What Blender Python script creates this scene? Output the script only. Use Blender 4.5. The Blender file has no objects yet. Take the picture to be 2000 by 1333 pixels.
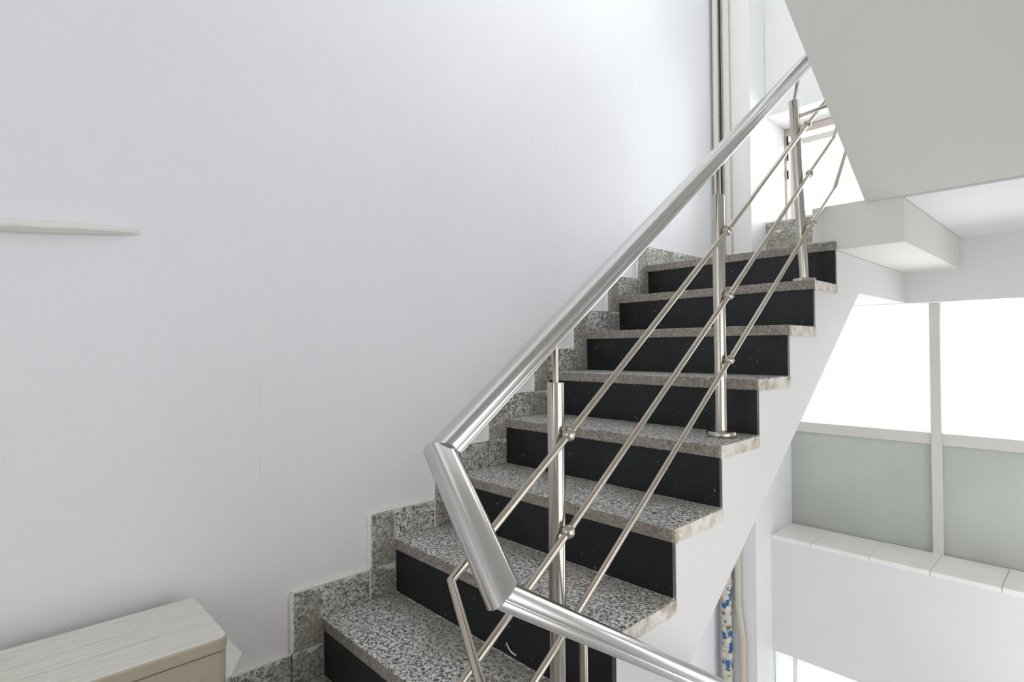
import bpy, bmesh, math, random
from mathutils import Vector, Matrix
random.seed(7)
SC = bpy.context.scene
COL = SC.collection

# ---------------- camera, world, lights, exposure ----------------
cam = bpy.data.cameras.new('camera'); cam.sensor_width = 36.0
cam.lens = 1096.2 / 2000 * 36; cam.clip_start = 0.02
cob = bpy.data.objects.new('camera', cam); COL.objects.link(cob)
yaw, pit, rol = 0.8138, 0.0110, -0.0084
f = Vector((-math.sin(yaw)*math.cos(pit), math.cos(yaw)*math.cos(pit), math.sin(pit)))
rt = Vector((math.cos(yaw), math.sin(yaw), 0)); up = rt.cross(f)
c_, s_ = math.cos(rol), math.sin(rol)
r2 = rt*c_ + up*s_; u2 = up*c_ - rt*s_
M = Matrix((r2, u2, -f)).transposed().to_4x4(); M.translation = Vector((1.641, -0.490, 0.9808))
cob.matrix_world = M
SC.camera = cob
SC.view_settings.view_transform = 'Standard'
SC.view_settings.look = 'None'
SC.view_settings.gamma = 1
SC.view_settings.use_curve_mapping = False
SC.view_settings.exposure = 0.0
w = bpy.data.worlds.new('world'); SC.world = w; w.use_nodes = True
bg = w.node_tree.nodes['Background']
bg.inputs['Color'].default_value = (0.985, 0.99, 1.0, 1); bg.inputs['Strength'].default_value = 1.12

def area(name, loc, size, direction, power, col=(1, 1, 1)):
    d = bpy.data.lights.new(name, 'AREA'); d.shape = 'RECTANGLE'
    d.size, d.size_y = size; d.energy = power; d.color = col
    o = bpy.data.objects.new(name, d); COL.objects.link(o)
    o.location = loc; o.rotation_euler = Vector(direction).to_track_quat('-Z', 'Y').to_euler()
    return o
# daylight at the stair windows, plus unseen added fills behind, above and beside
area('unseen_front_fill', (1.0, -2.62, 1.35), (1.6, 1.9), (0, 1, 0), 11.5, (1.0, 0.985, 0.96))  # unseen fill from behind the camera, at an added opening
area('daylight_stair_window', (1.1, 3.50, 0.55), (1.7, 1.2), (0, -1, 0), 20, (0.96, 0.98, 1.0))
area('daylight_landing_window', (1.0, 3.50, 2.05), (1.6, 0.6), (0, -1, 0), 29, (0.96, 0.98, 1.0))
area('added_side_fill', (2.08, 2.65, -0.35), (2.9, 0.95), (-1, 0, 0), 21, (0.97, 0.98, 1.0))  # added fill from the right to brighten wall and pillar side
area('added_upper_side_fill', (2.08, 2.65, 2.55), (1.1, 0.95), (-1, 0, 0), 1.5, (0.97, 0.98, 1.0))  # weak added fill from the upper right, out of view
area('added_flight_side_fill', (2.08, 0.6, 0.55), (1.3, 1.2), (-1, 0, 0), 5.6, (0.98, 0.98, 1.0))  # added fill beside the flight to lift the wall above the steps
area('added_upper_front_fill', (1.0, -2.62, 4.05), (1.6, 1.7), (0, 1, -0.15), 46, (1.0, 0.99, 0.98))  # added high fill from the front, for the upper wall and treads
area('added_upper_stair_fill', (1.1, 3.50, 4.2), (1.7, 1.5), (0, -1, -0.1), 62, (0.96, 0.98, 1.0))  # added high fill from the back, above the visible wall
area('daylight_lower_window', (1.1, 3.50, -1.5), (1.7, 1.1), (0, -1, 0), 9, (0.96, 0.98, 1.0))

# ---------------- materials ----------------
def mat(name, col=(0.8, 0.8, 0.8), rough=0.6, metal=0.0, spec=0.5):
    m = bpy.data.materials.new(name); m.use_nodes = True
    b = m.node_tree.nodes['Principled BSDF']
    b.inputs['Base Color'].default_value = (*col, 1)
    b.inputs['Roughness'].default_value = rough
    b.inputs['Metallic'].default_value = metal
    b.inputs['Specular IOR Level'].default_value = spec
    return m, m.node_tree, b
def N(nt, t, **kw):
    n = nt.nodes.new(t)
    for k, v in kw.items():
        if k in n.inputs: n.inputs[k].default_value = v
        else: setattr(n, k, v)
    return n
def pos(nt, scale=(1, 1, 1)):
    g = N(nt, 'ShaderNodeNewGeometry'); mp = N(nt, 'ShaderNodeMapping')
    mp.inputs['Scale'].default_value = scale
    nt.links.new(g.outputs['Position'], mp.inputs['Vector']); return mp.outputs['Vector']
def noise(nt, vec, scale, detail=4, rough=0.55, dist=0.0):
    n = N(nt, 'ShaderNodeTexNoise'); n.inputs['Scale'].default_value = scale
    n.inputs['Detail'].default_value = detail; n.inputs['Roughness'].default_value = rough
    n.inputs['Distortion'].default_value = dist
    nt.links.new(vec, n.inputs['Vector']); return n.outputs['Fac']
def ramp(nt, fac, stops, interp='LINEAR'):
    r = N(nt, 'ShaderNodeValToRGB'); r.color_ramp.interpolation = interp
    e = r.color_ramp.elements
    while len(e) < len(stops): e.new(0.5)
    for i, (p, c) in enumerate(stops):
        e[i].position = p; e[i].color = (*c, 1) if len(c) == 3 else c
    nt.links.new(fac, r.inputs['Fac']); return r.outputs['Color']
def mix(nt, fac, a, b, mode='MIX'):
    n = N(nt, 'ShaderNodeMix', data_type='RGBA', blend_type=mode)
    for sock, v in ((0, fac), (6, a), (7, b)):
        if hasattr(v, 'links'): nt.links.new(v, n.inputs[sock])
        elif sock == 0: n.inputs[0].default_value = v
        else: n.inputs[sock].default_value = (*v, 1)
    return n.outputs[2]
def math_(nt, op, a, b=0.0, clamp=False):
    n = N(nt, 'ShaderNodeMath', operation=op, use_clamp=clamp)
    for i, v in enumerate((a, b)):
        if hasattr(v, 'links'): nt.links.new(v, n.inputs[i])
        else: n.inputs[i].default_value = v
    return n.outputs[0]
def bump(nt, b, h, strength, dist=0.01):
    n = N(nt, 'ShaderNodeBump'); n.inputs['Strength'].default_value = strength
    n.inputs['Distance'].default_value = dist
    nt.links.new(h, n.inputs['Height']); nt.links.new(n.outputs[0], b.inputs['Normal'])

def plaster(name, col, stain=(0.6, 0.55, 0.48), amt=0.25, bstr=0.25, steps=False):
    m, nt, b = mat(name, col, 0.62, spec=0.3)
    v = pos(nt)
    big = noise(nt, v, 1.3, 5); c = mix(nt, ramp(nt, big, [(0.35, (0, 0, 0)), (0.75, (1, 1, 1))]), col, tuple(x*0.955 for x in col))
    sp = ramp(nt, noise(nt, v, 9, 6, 0.7), [(0.62, (0, 0, 0)), (0.78, (1, 1, 1))])
    c = mix(nt, math_(nt, 'MULTIPLY', sp, amt), c, stain)
    if steps:   # rubbed and stained paint just above the stair skirting, following the pitch of the stairs
        g = N(nt, 'ShaderNodeNewGeometry'); s = N(nt, 'ShaderNodeSeparateXYZ'); nt.links.new(g.outputs['Position'], s.inputs[0])
        h = math_(nt, 'SUBTRACT', s.outputs['Z'], math_(nt, 'MULTIPLY', s.outputs['Y'], 0.693))
        h = math_(nt, 'ADD', h, math_(nt, 'MULTIPLY', math_(nt, 'SUBTRACT', noise(nt, v, 6, 4), 0.5), 0.25))
        k = ramp(nt, h, [(0.08, (1, 1, 1)), (0.36, (0, 0, 0))])
        k = math_(nt, 'MULTIPLY', k, math_(nt, 'SUBTRACT', 1.25, s.outputs['Y'], True))
        c = mix(nt, math_(nt, 'MULTIPLY', k, 0.38), c, (0.80, 0.72, 0.655))
    nt.links.new(c, b.inputs['Base Color'])
    hgt = math_(nt, 'ADD', noise(nt, v, 22, 5), math_(nt, 'MULTIPLY', noise(nt, v, 3.0, 3), 2.0))
    bump(nt, b, hgt, bstr, 0.006)
    return m
M_wall = plaster('wall_paint', (0.855, 0.857, 0.885), amt=0.10, bstr=0.22, steps=True)
M_white = plaster('white_plaster', (0.815, 0.82, 0.82), amt=0.15, bstr=0.22)
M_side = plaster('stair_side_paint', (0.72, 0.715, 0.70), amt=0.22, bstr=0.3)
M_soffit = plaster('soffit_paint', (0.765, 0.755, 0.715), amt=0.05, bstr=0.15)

def granite_mat(name, dusty=0.5, edge=False, smear=False):
    m, nt, b = mat(name, (0.3, 0.3, 0.28), 0.5, spec=0.4)
    v = pos(nt)
    n1 = noise(nt, v, 120, 4, 0.62, 0.8)
    c = ramp(nt, n1, [(0.38, (0.03, 0.032, 0.03)), (0.45, (0.16, 0.17, 0.165)), (0.50, (0.55, 0.56, 0.54)), (0.56, (0.88, 0.89, 0.86))])
    n2 = ramp(nt, noise(nt, v, 48, 3, 0.5, 0.8), [(0.42, (0.62, 0.62, 0.61)), (0.58, (1.0, 1.0, 1.0))])
    c = mix(nt, 0.6, c, n2, 'MULTIPLY')
    d = ramp(nt, noise(nt, v, 5.5, 5, 0.6), [(0.36, (0, 0, 0)), (0.68, (1, 1, 1))])
    c = mix(nt, math_(nt, 'MULTIPLY', d, dusty), c, (0.36, 0.33, 0.275))
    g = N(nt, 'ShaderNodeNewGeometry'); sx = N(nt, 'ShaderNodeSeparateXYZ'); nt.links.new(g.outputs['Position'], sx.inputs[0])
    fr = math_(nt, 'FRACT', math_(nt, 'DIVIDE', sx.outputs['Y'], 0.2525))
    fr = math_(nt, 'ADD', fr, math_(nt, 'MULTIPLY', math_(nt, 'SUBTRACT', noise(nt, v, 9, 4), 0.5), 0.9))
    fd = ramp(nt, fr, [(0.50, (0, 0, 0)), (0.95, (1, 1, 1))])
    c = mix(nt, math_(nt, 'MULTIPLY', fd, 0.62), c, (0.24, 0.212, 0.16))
    if smear:   # white wall paint smeared over the top of the skirting pieces
        fz = math_(nt, 'FRACT', math_(nt, 'DIVIDE', math_(nt, 'SUBTRACT', sx.outputs['Z'], 0.097), 0.175))
        fz = math_(nt, 'ADD', fz, math_(nt, 'MULTIPLY', math_(nt, 'SUBTRACT', noise(nt, v, 13, 5, 0.7), 0.5), 0.75))
        c = mix(nt, ramp(nt, fz, [(0.97, (0, 0, 0)), (0.985, (1, 1, 1))]), c, (0.72, 0.71, 0.68))
    if edge:
        c = mix(nt, 0.78, c, mix(nt, noise(nt, v, 30, 5), (0.13, 0.11, 0.085), (0.30, 0.26, 0.21)))
    nt.links.new(c, b.inputs['Base Color'])
    bump(nt, b, n1, 0.12, 0.002)
    return m
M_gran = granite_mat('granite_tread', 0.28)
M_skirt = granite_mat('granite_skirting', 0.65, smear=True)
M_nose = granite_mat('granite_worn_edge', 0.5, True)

def black_mat():
    m, nt, b = mat('black_riser', (0.010, 0.012, 0.013), 0.38, spec=0.35)
    v = pos(nt)
    n = ramp(nt, noise(nt, v, 75, 4, 0.7), [(0.685, (0, 0, 0)), (0.70, (1, 1, 1))])
    d = ramp(nt, noise(nt, v, 4, 6, 0.7), [(0.4, (0.006, 0.008, 0.009)), (0.75, (0.018, 0.019, 0.02))])
    nt.links.new(mix(nt, n, d, (0.42, 0.40, 0.36)), b.inputs['Base Color'])
    nt.links.new(math_(nt, 'ADD', math_(nt, 'MULTIPLY', noise(nt, v, 7, 4), 0.3), 0.25), b.inputs['Roughness'])
    return m
M_black = black_mat()

def steel(name, col, rough, warm=0.3):
    m, nt, b = mat(name, col, rough, 1.0)
    n = noise(nt, pos(nt), 4.0, 3, 0.5)
    c = mix(nt, math_(nt, 'MULTIPLY', ramp(nt, n, [(0.35, (0, 0, 0)), (0.75, (1, 1, 1))]), warm), col, (0.46, 0.39, 0.31))
    nt.links.new(c, b.inputs['Base Color'])
    return m
M_steel = steel('steel_handrail', (0.60, 0.595, 0.59), 0.20, 0.3)
M_tube = steel('steel_tube', (0.56, 0.535, 0.50), 0.17, 0.6)
M_dusty = steel('steel_dusty', (0.50, 0.465, 0.40), 0.22, 0.6)
M_mortar = plaster('mortar', (0.84, 0.82, 0.78), stain=(0.3, 0.25, 0.2), amt=0.5, bstr=0.6)
def edge_mat():
    m, nt, b = mat('dirty_edge', (0.7, 0.66, 0.6), 0.75)
    v = pos(nt); n = noise(nt, v, 16, 6, 0.72)
    c = ramp(nt, n, [(0.34, (0.30, 0.25, 0.19)), (0.44, (0.52, 0.46, 0.38)), (0.54, (0.68, 0.64, 0.57)), (0.70, (0.74, 0.73, 0.70))])
    nt.links.new(c, b.inputs['Base Color']); bump(nt, b, n, 0.6, 0.004)
    return m
M_edge = edge_mat()
M_aired, _, _ = mat('cream_panel_shaded', (0.44, 0.385, 0.285), 0.42)  # darker cream: the shade on the unit's upright faces is in this colour
def ac_top():
    m, nt, b = mat('cream_lid', (0.66, 0.65, 0.60), 0.45)
    v = pos(nt, (30, 1.6, 1))
    n = noise(nt, v, 3.0, 5, 0.7)
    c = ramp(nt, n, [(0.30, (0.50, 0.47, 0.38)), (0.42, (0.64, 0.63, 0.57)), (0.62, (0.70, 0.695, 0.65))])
    st = ramp(nt, noise(nt, pos(nt), 5, 4), [(0.58, (0, 0, 0)), (0.74, (1, 1, 1))])
    nt.links.new(mix(nt, math_(nt, 'MULTIPLY', st, 0.4), c, (0.55, 0.49, 0.37)), b.inputs['Base Color'])
    bump(nt, b, n, 0.15, 0.002)
    return m
M_actop = ac_top()
M_dark, _, _ = mat('dark_gap', (0.02, 0.02, 0.025), 0.8)
M_frame = plaster('window_frame_paint', (0.70, 0.68, 0.63), stain=(0.35, 0.27, 0.2), amt=0.4, bstr=0.3)
M_pinkframe = plaster('pinkish_window_frame', (0.68, 0.58, 0.54), stain=(0.35, 0.2, 0.2), amt=0.4, bstr=0.3)
M_conduit = plaster('conduit_paint', (0.70, 0.70, 0.63), stain=(0.5, 0.48, 0.38), amt=0.3, bstr=0.3)
M_tan = plaster('tan_pipe_paint', (0.60, 0.56, 0.47), stain=(0.4, 0.33, 0.22), amt=0.5, bstr=0.4)
def sill_mat():
    m, nt, b = mat('sill_tile', (0.78, 0.765, 0.72), 0.3)
    v = pos(nt)
    n = ramp(nt, noise(nt, v, 7, 5, 0.65), [(0.45, (0, 0, 0)), (0.75, (1, 1, 1))])
    nt.links.new(mix(nt, math_(nt, 'MULTIPLY', n, 0.45), (0.93, 0.92, 0.885), (0.80, 0.71, 0.58)), b.inputs['Base Color'])
    return m
M_tile = sill_mat()
def peel_mat():
    m, nt, b = mat('peeling_blue_paint', (0.6, 0.56, 0.45), 0.6)
    v = pos(nt)
    n = ramp(nt, noise(nt, v, 17, 5, 0.6, 0.5), [(0.545, (0, 0, 0)), (0.565, (1, 1, 1))])
    base = ramp(nt, noise(nt, v, 28, 5, 0.6), [(0.38, (0.16, 0.12, 0.07)), (0.46, (0.60, 0.57, 0.46)), (0.60, (0.70, 0.66, 0.58))])
    nt.links.new(mix(nt, n, base, (0.02, 0.12, 0.33)), b.inputs['Base Color'])
    bump(nt, b, n, 0.5, 0.003)
    return m
M_peel = peel_mat()
def glass_mat():
    m = bpy.data.materials.new('clear_glass'); m.use_nodes = True; nt = m.node_tree
    nt.nodes.remove(nt.nodes['Principled BSDF']); out = nt.nodes['Material Output']
    tr = N(nt, 'ShaderNodeBsdfTransparent'); tr.inputs[0].default_value = (0.97, 0.98, 0.98, 1)
    gl = N(nt, 'ShaderNodeBsdfGlossy'); gl.inputs['Roughness'].default_value = 0.03
    fr = N(nt, 'ShaderNodeFresnel'); fr.inputs[0].default_value = 1.3
    mx = N(nt, 'ShaderNodeMixShader')
    nt.links.new(fr.outputs[0], mx.inputs[0]); nt.links.new(tr.outputs[0], mx.inputs[1]); nt.links.new(gl.outputs[0], mx.inputs[2])
    nt.links.new(mx.outputs[0], out.inputs['Surface']); return m
M_glass = glass_mat()
def frost_mat():
    m = bpy.data.materials.new('painted_frosted_glass'); m.use_nodes = True; nt = m.node_tree
    b = nt.nodes['Principled BSDF']; out = nt.nodes['Material Output']
    v = pos(nt)
    c = ramp(nt, noise(nt, v, 3.2, 5, 0.6), [(0.35, (0.58, 0.60, 0.56)), (0.65, (0.65, 0.66, 0.63))])
    nt.links.new(c, b.inputs['Base Color']); b.inputs['Roughness'].default_value = 0.32
    tl = N(nt, 'ShaderNodeBsdfTranslucent'); tl.inputs[0].default_value = (0.42, 0.46, 0.42, 1)
    mx = N(nt, 'ShaderNodeMixShader'); mx.inputs[0].default_value = 0.26
    nt.links.new(b.outputs[0], mx.inputs[1]); nt.links.new(tl.outputs[0], mx.inputs[2])
    nt.links.new(mx.outputs[0], out.inputs['Surface']); return m
M_frost = frost_mat()

# ---------------- helpers ----------------
def finish(name, bm, m, parent=None, smooth=False, bevel=0.0, seg=2):
    bmesh.ops.recalc_face_normals(bm, faces=bm.faces[:])
    me = bpy.data.meshes.new(name); bm.to_mesh(me); bm.free()
    o = bpy.data.objects.new(name, me); COL.objects.link(o)
    for x in (m if isinstance(m, (list, tuple)) else [m]): me.materials.append(x)
    if smooth:
        for p in me.polygons: p.use_smooth = True
        try: me.set_sharp_from_angle(angle=math.radians(38))
        except Exception: pass
    if bevel:
        b = o.modifiers.new('bevel', 'BEVEL'); b.width = bevel; b.segments = seg; b.limit_method = 'ANGLE'; b.angle_limit = math.radians(40)
    if parent: 
        o.parent = parent
        o.matrix_parent_inverse = Matrix.Translation(-parent_loc(parent))
    return o
def parent_loc(p):
    return Vector((0, 0, 0)) if p.parent else Vector(p.location)
def bx(bm, x0, x1, y0, y1, z0, z1):
    vs = [bm.verts.new((x, y, z)) for x in (x0, x1) for y in (y0, y1) for z in (z0, z1)]
    for q in ((0,1,3,2),(4,6,7,5),(0,4,5,1),(2,3,7,6),(0,2,6,4),(1,5,7,3)):
        bm.faces.new([vs[i] for i in q])
    return vs
def box(name, d, m, parent=None, bevel=0.0):
    bm = bmesh.new(); bx(bm, *d); return finish(name, bm, m, parent, bevel=bevel)
def prism_x(bm, x0, x1, poly):
    """polygon in (y,z) extruded along x"""
    a = [bm.verts.new((x0, y, z)) for y, z in poly]; b = [bm.verts.new((x1, y, z)) for y, z in poly]
    bm.faces.new(a); bm.faces.new(b[::-1])
    n = len(poly)
    for i in range(n): bm.faces.new((a[i], a[(i+1) % n], b[(i+1) % n], b[i]))
def frame_of(d):
    d = d.normalized(); s = d.cross(Vector((0, 0, 1)))
    if s.length < 1e-3: s = Vector((1, 0, 0))
    s.normalize(); u = s.cross(d).normalized(); return s, u, d
def sweep(bm, pts, prof, caps=True):
    """closed profile [(side, up)] swept straight along each leg, the legs cut by mitre planes"""
    P = [Vector(p) for p in pts]; n = len(P)
    for i in range(n-1):
        s, u, d = frame_of(P[i+1]-P[i]); rings = []
        for j in (i, i+1):
            if 0 < j < n-1:
                nrm = ((P[j]-P[j-1]).normalized() + (P[j+1]-P[j]).normalized()).normalized()
            else: nrm = d
            ring = []
            for a, b in prof:
                q = P[i] + s*a + u*b
                t = (P[j]-q).dot(nrm)/d.dot(nrm)
                ring.append(bm.verts.new(q + d*t))
            rings.append(ring)
        k = len(prof)
        for e in range(k): bm.faces.new((rings[0][e], rings[0][(e+1) % k], rings[1][(e+1) % k], rings[1][e]))
        if caps:
            bm.faces.new(rings[0]); bm.faces.new(rings[1][::-1])
def circ(r, n=20): return [(r*math.cos(2*math.pi*i/n), r*math.sin(2*math.pi*i/n)) for i in range(n)]
def tube(bm, pts, r, n=20): sweep(bm, pts, circ(r, n))
def lathe(bm, c, prof, n=32):
    rings = [[bm.verts.new((c[0]+r*math.cos(2*math.pi*i/n), c[1]+r*math.sin(2*math.pi*i/n), c[2]+z)) for i in range(n)] for r, z in prof]
    for a, b in zip(rings, rings[1:]):
        for i in range(n): bm.faces.new((a[i], a[(i+1) % n], b[(i+1) % n], b[i]))
    bm.faces.new(rings[0]); bm.faces.new(rings[-1][::-1])
def struct(name, d, m, bevel=0.0):
    o = box(name, d, m, bevel=bevel); o['kind'] = 'structure'; return o
def empty(name, loc, label=None, cat=None, kind=None):
    o = bpy.data.objects.new(name, None); COL.objects.link(o); o.location = loc; o.empty_display_size = 0.1
    if label: o['label'] = label
    if cat: o['category'] = cat
    if kind: o['kind'] = kind
    return o

# ---------------- the setting ----------------
R, T, W, NO = 0.175, 0.2525, 0.895, 0.009
XR = 1.95; YB = 3.40; YF = -2.5; ZT = 5.2; ZB = -3.2
ZL = -R                                        # landing floor
wl = struct('wall_left', (-0.15, 0.0, YF, YB, ZB, ZT), M_wall)
bm = bmesh.new()
bx(bm, XR, XR+0.15, YF, -0.05, ZB, ZT); bx(bm, XR, XR+0.15, 1.25, 2.15, ZB, ZT); bx(bm, XR, XR+0.15, -0.05, 1.25, ZB, -0.1); bx(bm, XR, XR+0.15, -0.05, 1.25, 1.22, ZT); bx(bm, XR, XR+0.15, 3.15, YB, ZB, ZT)  # openings in this unseen wall are added for the side fills
for a, b in ((ZB, -1.85), (1.15, 1.95), (3.15, ZT)): bx(bm, XR, XR+0.15, 2.15, 3.15, a, b)
finish('wall_right', bm, M_white)['kind'] = 'structure'
struct('ceiling', (-0.15, XR+0.15, YF-0.15, YB+0.05, ZT, ZT+0.12), M_white)
struct('floor', (0, XR, YF, -0.0, ZL-0.16, ZL), M_gran)
# unseen wall behind the viewer, with openings added to let light in
bm = bmesh.new()
bx(bm, -0.15, XR+0.15, YF-0.15, YF, ZB, 0.35); bx(bm, -0.15, XR+0.15, YF-0.15, YF, 2.35, 3.15); bx(bm, -0.15, XR+0.15, YF-0.15, YF, 4.95, ZT)
bx(bm, -0.15, 0.2, YF-0.15, YF, 0.35, 2.35); bx(bm, 1.8, XR+0.15, YF-0.15, YF, 0.35, 2.35)
bx(bm, -0.15, 0.2, YF-0.15, YF, 3.15, 4.95); bx(bm, 1.8, XR+0.15, YF-0.15, YF, 3.15, 4.95)
finish('wall_front', bm, M_white)['kind'] = 'structure'
# pillar in the corner
struct('pillar', (0.0, 0.225, 2.785, YB, ZB, ZT), M_white)
# back wall: spandrels, lintels
bw = empty('wall_back', (1.08, 3.0, ZB), kind='structure')
box('lower_parapet', (0.225, XR, 3.0, YB, -0.868, -0.195), M_white, bw)
box('lower_lintel', (0.225, XR, 3.20, YB, 1.203, 1.56), M_white, bw)
box('upper_parapet', (0.225, XR, 3.0, YB, 1.56, 1.735), M_white, bw)
box('upper_lintel', (0.225, XR, 3.0, YB, 2.378, 2.955), M_white, bw, bevel=0.004)
box('top_wall', (0.225, XR, 3.012, YB, 2.955, 3.4), M_white, bw)
box('top_wall', (0.225, XR, 3.012, YB, 4.95, ZT), M_white, bw)
box('bottom_wall', (0.225, XR, 3.0, YB, ZB, -2.2), M_white, bw)
xs = [0.225, 0.452, 0.742, 1.012, 1.288, 1.57, XR]
for a, b in zip(xs, xs[1:]):
    dz = random.uniform(-0.0015, 0.0015)
    box('sill_tile', (a+0.0009, b-0.0009, 2.9965, 3.318, -0.195, -0.170+dz), M_tile, bw, bevel=0.002)

# lower stair window
def window(name, x0, x1, z0, z1, y, mull, transom, mw=0.047, fm=M_frame, frost=True):
    e = empty(name, ((x0+x1)/2, y, z0), kind='structure')
    cols = [x0] + [v for m_ in mull for v in (m_-mw/2, m_+mw/2)] + [x1]
    for m_ in mull: box('mullion', (m_-mw/2, m_+mw/2, y-0.022, y+0.03, z0, z1), fm, e, bevel=0.003)
    for a, b in zip(cols[::2], cols[1::2]):
        if transom:
            box('transom', (a, b, y-0.012, y+0.03, transom[0], transom[1]), fm, e, bevel=0.003)
            box('frosted_pane', (a, b, y+0.004, y+0.010, z0, transom[0]), M_frost, e)
            box('clear_pane', (a, b, y+0.004, y+0.010, transom[1], z1), M_glass, e)
        else: box('clear_pane', (a, b, y+0.004, y+0.010, z0, z1), M_glass, e)
    return e
window('window_1', 0.225, XR, -0.195, 1.203, 3.335, [0.994, 1.70], (0.425, 0.487))
window('window_2', 0.225, XR, -2.2, -0.868, 3.03, [0.345, 1.2], None, 0.009, M_white)
window('added_top_window', 0.225, XR, 3.4, 4.95, 3.335, [1.08], None)  # unseen window above the view, added to bring light down the well
# upper landing window: fixed frame, hinge stile and an inner sash left ajar
e = empty('window_3', (1.0, 3.33, 1.735), kind='structure')
box('top_rail', (0.226, XR, 3.30, 3.36, 2.330, 2.376), M_pinkframe, e, bevel=0.003)
box('head_bar', (0.226, XR, 3.315, 3.35, 2.262, 2.300), M_frame, e, bevel=0.003)
box('stile', (0.226, 0.238, 3.30, 3.36, 1.735, 2.33), M_pinkframe, e, bevel=0.002)
box('mullion', (1.05, 1.10, 3.30, 3.36, 1.735, 2.33), M_pinkframe, e, bevel=0.003)
for zc in (2.30, 2.20, 2.08):
    h = bmesh.new(); tube(h, [(0.243, 3.297, zc-0.028), (0.243, 3.297, zc+0.028)], 0.006, 10)
    finish('hinge', h, M_dark, e, smooth=True)
bm = bmesh.new(); a0 = Vector((0.262, 3.285, 1.735)); 
for (dx, dy) in ((0, 0),):
    vs = bx(bm, 0.262, 0.312, 3.283, 3.297, 1.74, 2.262)
finish('sash_stile', bm, M_pinkframe, e, bevel=0.002)
box('clear_pane', (0.262, XR, 3.332, 3.337, 1.735, 2.33), M_glass, e)
# granite skirting on the landing's back parapet
sk = []
for i, (a, b) in enumerate(((0.228, 0.52), (0.523, 0.801))):
    box('skirting_tile', (a, b, 2.988, 3.0, 1.40, 1.722), M_skirt, bw, bevel=0.001)

# wall ledge of rough plaster
def ledge():
    bm = bmesh.new(); n = 70; m_ = 14; rows = []
    for i in range(n+1):
        t = i/n; y = -1.3 + 1.095*t
        taper = 1.0 if y < -0.33 else max(0.0, 1-(y+0.33)/0.125)**0.6
        row = []
        for j in range(m_+1):
            a = math.pi*j/m_
            zz = 1.253 + 0.083*(y+0.46) + 0.0135*math.cos(a)*(0.5+0.5*taper)
            xx = 0.020*math.sin(a)**0.7*taper if 0 < j < m_ else -0.002
            if 0 < j < m_: xx += random.uniform(-0.0012, 0.0012); zz += random.uniform(-0.0007, 0.0007)
            if j > m_*0.6: xx *= 0.85
            row.append(bm.verts.new((xx, y, zz)))
        rows.append(row)
    for p, q in zip(rows, rows[1:]):
        for j in range(m_): bm.faces.new((p[j], p[j+1], q[j+1], q[j]))
    finish('trim_1', bm, M_mortar2, None, smooth=True)['kind'] = 'structure'
M_mortar2 = plaster('ridge_paint', (0.80, 0.785, 0.755), stain=(0.6, 0.52, 0.42), amt=0.35, bstr=0.5)
ledge()

bm = bmesh.new(); tube(bm, [(0.0, 0.0745, 1.01), (0.0, 0.0760, 0.62)], 0.0017, 8); finish('paint_run', bm, M_wall, wl, smooth=True)
bm = bmesh.new(); tube(bm, [(0.0, 0.0745, 0.63), (0.0, 0.0760, 0.50)], 0.0012, 8); finish('paint_run', bm, M_wall, wl, smooth=True)

# ---------------- staircase ----------------
st = empty('staircase', (W/2, 0.0, ZL), 'granite staircase with black risers climbing along the white wall', 'stairs')
poly = [(0.0, ZL)]
for k in range(0, 9):
    y = k*T + NO + 0.014
    poly.append((y, (k-1)*R - 0.035 if k > 0 else ZL)); poly.append((y, k*R - 0.035))
poly = [(0.023, ZL-0.16)] + [(0.023, -0.035)]
for k in range(1, 9):
    y = k*T + NO + 0.014
    poly += [(y, (k-1)*R-0.035), (y, k*R-0.035)]
poly += [(2.784, 8*R-0.035), (2.784, 1.205), (2.338, 1.205)]
z_at = lambda y: 0.129 + 0.70*(y-0.802)
ys = (ZL-0.16-0.129)/0.70+0.802
poly += [(max(ys, 0.03)+0.0, ZL-0.16)]
bm = bmesh.new(); prism_x(bm, 0.0, W-0.004, poly)
body = finish('stair_slab', bm, M_side, st, bevel=0.002)
box('landing_slab', (0.226, W-0.004, 2.7845, 3.2, 1.205, 1.3645), M_side, bw)
for k in range(0, 9):
    y0, y1, z = k*T, (k+1)*T+NO, k*R
    bm = bmesh.new()
    if k < 8: bx(bm, 0.0, W, y0, y1, z-0.035, z)
    else:
        v = [(0, y0), (W, y0), (W, 2.033), (0.801, 2.033), (0.801, 2.986), (0.226, 2.986), (0.226, 2.784), (0, 2.784)]
        a = [bm.verts.new((p[0], p[1], z-0.035)) for p in v]; b = [bm.verts.new((p[0], p[1], z)) for p in v]
        bm.faces.new(a); bm.faces.new(b[::-1])
        for i in range(8): bm.faces.new((a[i], a[(i+1) % 8], b[(i+1) % 8], b[i]))
    t = finish('tread', bm, [M_gran, M_nose], st, bevel=0.003)
    for p in t.data.polygons:
        if abs(p.normal.y) > 0.9 or p.normal.x > 0.9: p.material_index = 1
    # riser slab under the nosing
    if k == 0: box('riser', (0.012, W-0.006, NO, NO+0.014, ZL, z-0.035), M_black, st)
    else: box('riser', (0.012, W-0.006, y0+NO, y0+NO+0.014, z-R, z-0.035), M_black, st)
    # dirty mortar along the open end of the tread
    if k < 8:
        bm = bmesh.new(); n = 16
        top = []; bot = []
        for i in range(n+1):
            y = y0+0.006 + (y1-y0-0.006)*i/n
            top.append((y, z-0.001-random.uniform(0, 0.002))); bot.append((y, z-0.036-random.uniform(0, 0.004)))
        prism_x(bm, W+0.0003, W+0.0025, top+bot[::-1]); finish('edge_mortar', bm, M_edge, st)
bm = bmesh.new(); tube(bm, [(0.548, 2*T+NO, 0.204), (0.555, 2*T+NO, 0.193), (0.566, 2*T+NO, 0.186), (0.584, 2*T+NO, 0.184)], 0.002, 6)
finish('paint_scuff', bm, M_mortar, st, smooth=True)
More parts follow.
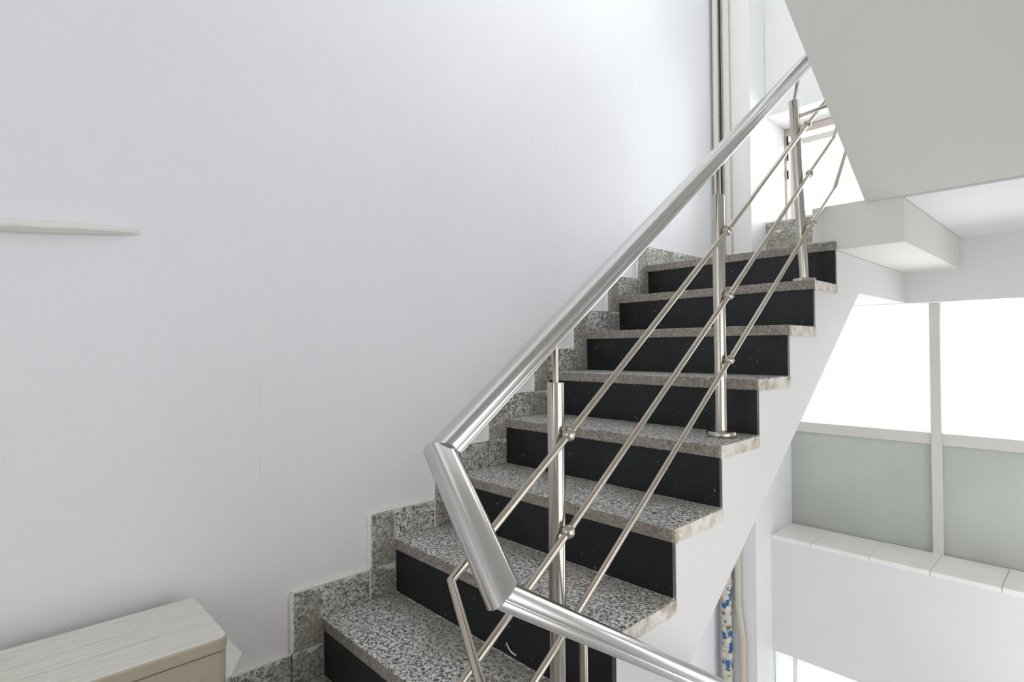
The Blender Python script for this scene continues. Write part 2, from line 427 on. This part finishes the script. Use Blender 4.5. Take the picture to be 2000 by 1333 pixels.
# stepped skirting on the wall
HS = 0.095
for k in range(0, 9):
    z = k*R; yv = k*T-0.088
    # upright piece beside the riser
    if k > 0:
        box('skirting_tile', (0.0, 0.012, yv, k*T+0.004, z-R+0.0005, z+HS+random.uniform(-.003, .003)), M_skirt, st, bevel=0.001)
    ye = (k+1)*T-0.091 if k < 8 else 2.72
    y_s = k*T+0.0044 if k > 0 else 0.002
    h2 = HS+random.uniform(-.003, .003)
    box('skirting_tile', (0.0, 0.012, y_s, ye, z+0.0005, z+h2), M_skirt, st, bevel=0.001)
    # ragged bead of white filler on the top and leading edges
    def bead(p, q, wdt):
        bm = bmesh.new(); n = 14; rings = []
        P, Q = Vector(p), Vector(q)
        for i in range(n+1):
            c = P.lerp(Q, i/n); w_ = wdt*random.uniform(0.55, 1.5)
            d = (Q-P).normalized(); s = Vector((1, 0, 0)); u = d.cross(s)
            rings.append([bm.verts.new(c + s*a*0.0066*random.uniform(.85, 1.0) + u*b*w_) for a, b in ((-1, -1), (1, -1), (1.1, 0), (1, 1), (-1, 1))])
        for a, b in zip(rings, rings[1:]):
            for i in range(5): bm.faces.new((a[i], a[(i+1) % 5], b[(i+1) % 5], b[i]))
        bm.faces.new(rings[0]); bm.faces.new(rings[-1][::-1])
        finish('filler_bead', bm, M_mortar, st)
    ys0 = yv if k > 0 else 0.0
    bead((0.007, ys0, z+HS+0.003), (0.007, ye, z+HS+0.003), 0.0032 if k < 3 else 0.0022)
    if k < 3 and k > 0: bead((0.007, yv-0.001, z-R+HS+0.005), (0.007, yv-0.001, z+HS), 0.0048)
    elif k >= 3: bead((0.007, yv-0.001, z-R+HS+0.005), (0.007, yv-0.001, z+HS), 0.0018)
    if k in (1, 2): bead((0.008, ye+0.002, z+0.002), (0.008, ye+0.002, z+HS), 0.0018)

# raised landing slabs and the next flight above
XF = 1.0
fl = empty('upper_flight', (1.47, 2.03, 1.53), kind='structure')
box('landing_step', (0.803, 1.125, 2.035, 3.2, 1.3662, 1.549), M_soffit, fl, bevel=0.003)
sl = 0.585
zso = lambda y: 1.5395 + sl*(2.03-y)
poly = [(2.036, 1.5505), (2.03, 1.5395)]
yt = 0.1
poly += [(yt, zso(yt)), (yt-0.02, zso(yt)), (yt-0.02, zso(yt)+0.2), (yt, zso(yt)+0.2)]
nst = 8; ty = (2.03-yt)/nst; rz = sl*ty
for i in range(nst):
    y = yt + ty*(i+1); z = zso(yt)+0.2 - rz*i
    poly += [(y, z), (y, z-rz)]
poly += [(2.036, 1.74)]
pp = []
for p in poly:
    if not pp or (abs(pp[-1][0]-p[0])+abs(pp[-1][1]-p[1])) > 1e-4: pp.append(p)
bm = bmesh.new(); prism_x(bm, XF, XR, pp); finish('flight_slab', bm, M_soffit, fl)
box('landing_slab', (1.127, XR, 2.037, 3.2, 1.532, 1.74), M_white, fl)
box('upper_landing', (0.0, XR, YF, -0.6, zso(yt), zso(yt)+0.2), M_white, fl)  # unseen landing, cut back so the upper front fill reaches the steps
box('upper_landing', (XF, XR, -0.599, 0.079, zso(yt), zso(yt)+0.2), M_white, fl)
# lower flight going down beside the stair
lf = empty('lower_flight', (1.47, 0.0, -2.2), kind='structure')
poly = [(0.002, ZL-0.001)]
for k in range(1, 9): poly += [(0.06+(k-1)*T, ZL-(k-1)*R-0.001), (0.06+(k-1)*T, ZL-k*R)]
poly += [(2.9, ZL-8*R), (2.9, ZL-8*R-0.16), (1.95, ZL-8*R-0.16), (0.002, ZL-0.17)]
bm = bmesh.new(); prism_x(bm, XF, XR, poly); finish('flight_slab', bm, M_side, lf)

# ---------------- railing ----------------
RX, BX = 0.821, 0.856
rl = empty('stair_railing', (RX, 1.167, 4*R), 'stainless steel stair railing with oval handrail, three posts and thin bars', 'railing')
def loaf(wd=0.053, h=0.041):
    hw = wd/2
    side = [(0.88, -0.50), (0.93, -0.45), (0.93, -0.20), (0.90, -0.17), (0.86, -0.155), (0.86, -0.115), (0.90, -0.10), (0.99, -0.07)]
    pr = [(x*hw, z*h) for x, z in side]
    n = 16
    for i in range(n+1):
        a = math.pi*i/n
        c, q = math.cos(a), math.sin(a)
        pr.append((hw*math.copysign(abs(c)**0.8, c), -h*0.02 + h*0.52*q**0.85))
    pr += [(-x*hw, z*h) for x, z in side[::-1]]
    return pr
HR = [(RX, 2.16, 2.293), (RX, 0.108, 0.797), (1.04, 0.058, 0.624), (1.04, 1.75, -0.44)]
bm = bmesh.new(); sweep(bm, HR, loaf()); finish('handrail', bm, M_steel, rl, smooth=True)
bm = bmesh.new(); sweep(bm, [(RX+0.027, 2.16, 2.293), (1.06, 2.16, 2.46), (1.06, 1.0, 3.14)], loaf()); finish('handrail', bm, M_steel, rl, smooth=True)
zr = lambda y: 0.797 + (y-0.108)*0.729
def post(y, k, ztop, ytop=None, yr=None, x=RX):
    ytop = y if ytop is None else ytop; yr = ytop if yr is None else yr
    p = bmesh.new(); tube(p, [(x, y, k*R+0.002), (x, ytop, ztop)], 0.0185, 28)
    po = finish('post', p, M_tube, rl, smooth=True)
    b = bmesh.new(); lathe(b, (x, y, k*R), [(0.0435, 0), (0.0445, 0.003), (0.0445, 0.014), (0.042, 0.0175), (0.024, 0.020), (0.0188, 0.0205)])
    finish('base_plate', b, M_dusty, po, smooth=True)
    r = bmesh.new(); tube(r, [(x, ytop, ztop-0.01), (x, yr, zr(yr)-0.018)], 0.0068, 16)
    finish('support_rod', r, M_dusty, po, smooth=True)
post(0.414, 1, 0.903); post(1.169, 4, 1.447); post(1.882, 7, 1.928, 1.80, 1.862)
# lower-flight post
zr2 = lambda y: 0.624 - (y-0.058)*0.629
p = bmesh.new(); tube(p, [(1.04, 0.235, ZL-R+0.002), (1.04, 0.235, 0.385)], 0.0185, 28); po = finish('post', p, M_tube, rl, smooth=True)
r = bmesh.new(); tube(r, [(1.04, 0.235, 0.375), (1.04, 0.235, zr2(0.235)-0.018)], 0.0068, 16); finish('support_rod', r, M_dusty, po, smooth=True)
# bars: (z on the lower corner, z slope)
PY = (0.414, 1.160, 1.845)
bars = [((0.102, 0.577), (0.414, 0.794), (1.155, 1.330), (1.840, 1.838), (2.150, 2.062), 1.02, 0.465),
        ((0.100, 0.377), (0.410, 0.590), (1.159, 1.132), (1.855, 1.648), (2.150, 1.862), 1.02, 0.265),
        ((0.098, 0.176), (0.410, 0.392), (1.157, 0.936), (1.880, 1.459), (2.150, 1.645), 1.02, 0.064)]
for i, (c0, b1, b2, b3, c1, xe, ze) in enumerate(bars):
    pts = [(1.02, 1.6, ze-1.0), (xe, 0.04, ze), (BX, *c0), (BX, *b1), (BX, *b2), (BX, *b3), (BX, *c1), (0.95, 2.15, c1[1]+0.30), (1.03, 2.15, c1[1]+0.38), (1.03, 1.2, c1[1]+0.93)]
    bm = bmesh.new(); tube(bm, pts, 0.0076, 16); o = finish('rail_bar', bm, M_dusty, rl, smooth=True)
    for j, (y, z) in enumerate((b1, b2, b3)):
        s = bmesh.new(); bmesh.ops.create_uvsphere(s, u_segments=20, v_segments=12, radius=0.0148)
        bmesh.ops.translate(s, verts=s.verts, vec=(BX, y, z)); finish('ball_joint', s, M_dusty, o, smooth=True)
bm = bmesh.new(); tube(bm, [(RX, 1.815, 1.868), (1.03, 1.90, 1.922)], 0.0072, 14); finish('cross_bar', bm, M_dusty, rl, smooth=True)

# ---------------- conduits and pipes in the corner ----------------
def pipe(name, label, segs, group=None):
    e = empty(name, (segs[0][0][0][0], segs[0][0][0][1], ZB), label, 'pipe')
    for nm, (pts, r, m_) in segs_iter(segs):
        bm = bmesh.new(); tube(bm, pts, r, 16); finish(nm, bm, m_, e, smooth=True)
    return e
def segs_iter(segs):
    for s in segs: yield s[3], (s[0], s[1], s[2])
pipe('conduit', 'pale painted conduit in the wall corner, left one of the two above the stairs', [([(0.035, 2.755, 1.401), (0.032, 2.755, 2.30), (0.031, 2.755, ZT)], 0.0185, M_conduit, 'pipe_run')])
e = pipe('conduit', 'pale painted conduit against the pillar, right one of the two above the stairs', [([(0.098, 2.760, 1.401), (0.094, 2.760, 2.3), (0.090, 2.760, ZT)], 0.0185, M_conduit, 'pipe_run')])
e = pipe('water_pipe', 'upright pipe with peeling blue and cream paint beneath the staircase', [([(0.064, 2.745, ZB), (0.064, 2.745, 1.0)], 0.029, M_peel, 'pipe_run')])
for zc in (-0.43, -0.86):
    b = bmesh.new(); lathe(b, (0.064, 2.745, zc-0.02), [(0.030, 0), (0.0335, 0.004), (0.0335, 0.036), (0.030, 0.04)], 20); finish('pipe_collar', b, M_edge, e, smooth=True)
pipe('shade_strip', 'thin dark strip put in for the shade between the two pale conduits', [([(0.0665, 2.750, 1.401), (0.063, 2.750, 2.3), (0.0605, 2.750, ZT)], 0.0042, M_dark, 'cable_run')])  # dark strip drawn in place of the shaded gap between the conduits
pipe('drain_pipe', 'bent tan pipe on the pillar right of the blue pipe', [([(0.150, 2.765, ZB), (0.150, 2.765, -0.75), (0.125, 2.765, -0.55), (0.120, 2.765, 1.0)], 0.018, M_tan, 'pipe_run')])

# ---------------- outdoor air-conditioner unit ----------------
ac = empty('air_conditioner', (0.18, -0.5, ZL), 'cream outdoor air-conditioner unit against the white wall, foot of the stairs', 'air conditioner')
AX0, AX1, AY0, AY1, AZ = 0.055, 0.325, -0.90, -0.098, 0.360
def rrect(bm, x0, x1, y0, y1, z0, z1, r, n=6):
    pts = []
    for cx, cy, a0 in ((x1-r, y1-r, 0), (x0+r, y1-r, 90), (x0+r, y0+r, 180), (x1-r, y0+r, 270)):
        for i in range(n+1):
            a = math.radians(a0+90*i/n); pts.append((cx+r*math.cos(a), cy+r*math.sin(a)))
    lo = [bm.verts.new((x, y, z0)) for x, y in pts]; hi = [bm.verts.new((x, y, z1)) for x, y in pts]
    bm.faces.new(lo[::-1]); bm.faces.new(hi); k = len(pts)
    for i in range(k): bm.faces.new((lo[i], lo[(i+1) % k], hi[(i+1) % k], hi[i]))
bm = bmesh.new(); rrect(bm, AX0+0.003, AX1-0.003, AY0+0.003, AY1-0.003, ZL+0.05, AZ-0.031, 0.020); finish('casing', bm, M_aired, ac, smooth=True)
bm = bmesh.new(); rrect(bm, AX0, AX1, AY0, AY1, AZ-0.030, AZ, 0.022)
lid = finish('top_lid', bm, [M_actop, M_aired], ac, smooth=True, bevel=0.005, seg=3)
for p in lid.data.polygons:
    if abs(p.normal.z) < 0.5: p.material_index = 1  # lid sides get the darker cream with shade in its colour
box('pressed_rib', (AX1-0.024, AX1-0.020, AY0+0.03, AY1-0.03, AZ-0.0005, AZ+0.0012), M_actop, lid, bevel=0.0006)
for i in range(9):   # long pressed ribs in the lid
    x = AX0+0.030+i*0.0225
    box('pressed_rib', (x, x+0.005, AY0+0.05, AY1-0.045-0.006*(i % 3), AZ-0.0005, AZ+0.0009), M_actop, lid, bevel=0.0006)
for i in range(12):  # slots in the front panel
    z = AZ-0.075-i*0.030
    if z < ZL+0.08: break
    box('louvre', (AX1-0.0045, AX1-0.0005, AY1-0.30, AY1-0.055, z-0.006, z+0.006), M_aired, ac, bevel=0.0035)
# valve cover handle on the end
bm = bmesh.new()
pr = [(AY1-0.006, 0.337), (AY1+0.005, 0.336), (AY1+0.030, 0.306), (AY1+0.006, 0.262), (AY1-0.006, 0.262)]
prism_x(bm, 0.215, 0.315, pr); finish('side_handle', bm, M_actop, ac, bevel=0.003)
for y in (-0.80, -0.22):
    box('foot', (AX0+0.02, AX1-0.02, y-0.02, y+0.02, ZL, ZL+0.052), M_dark, ac, bevel=0.004)
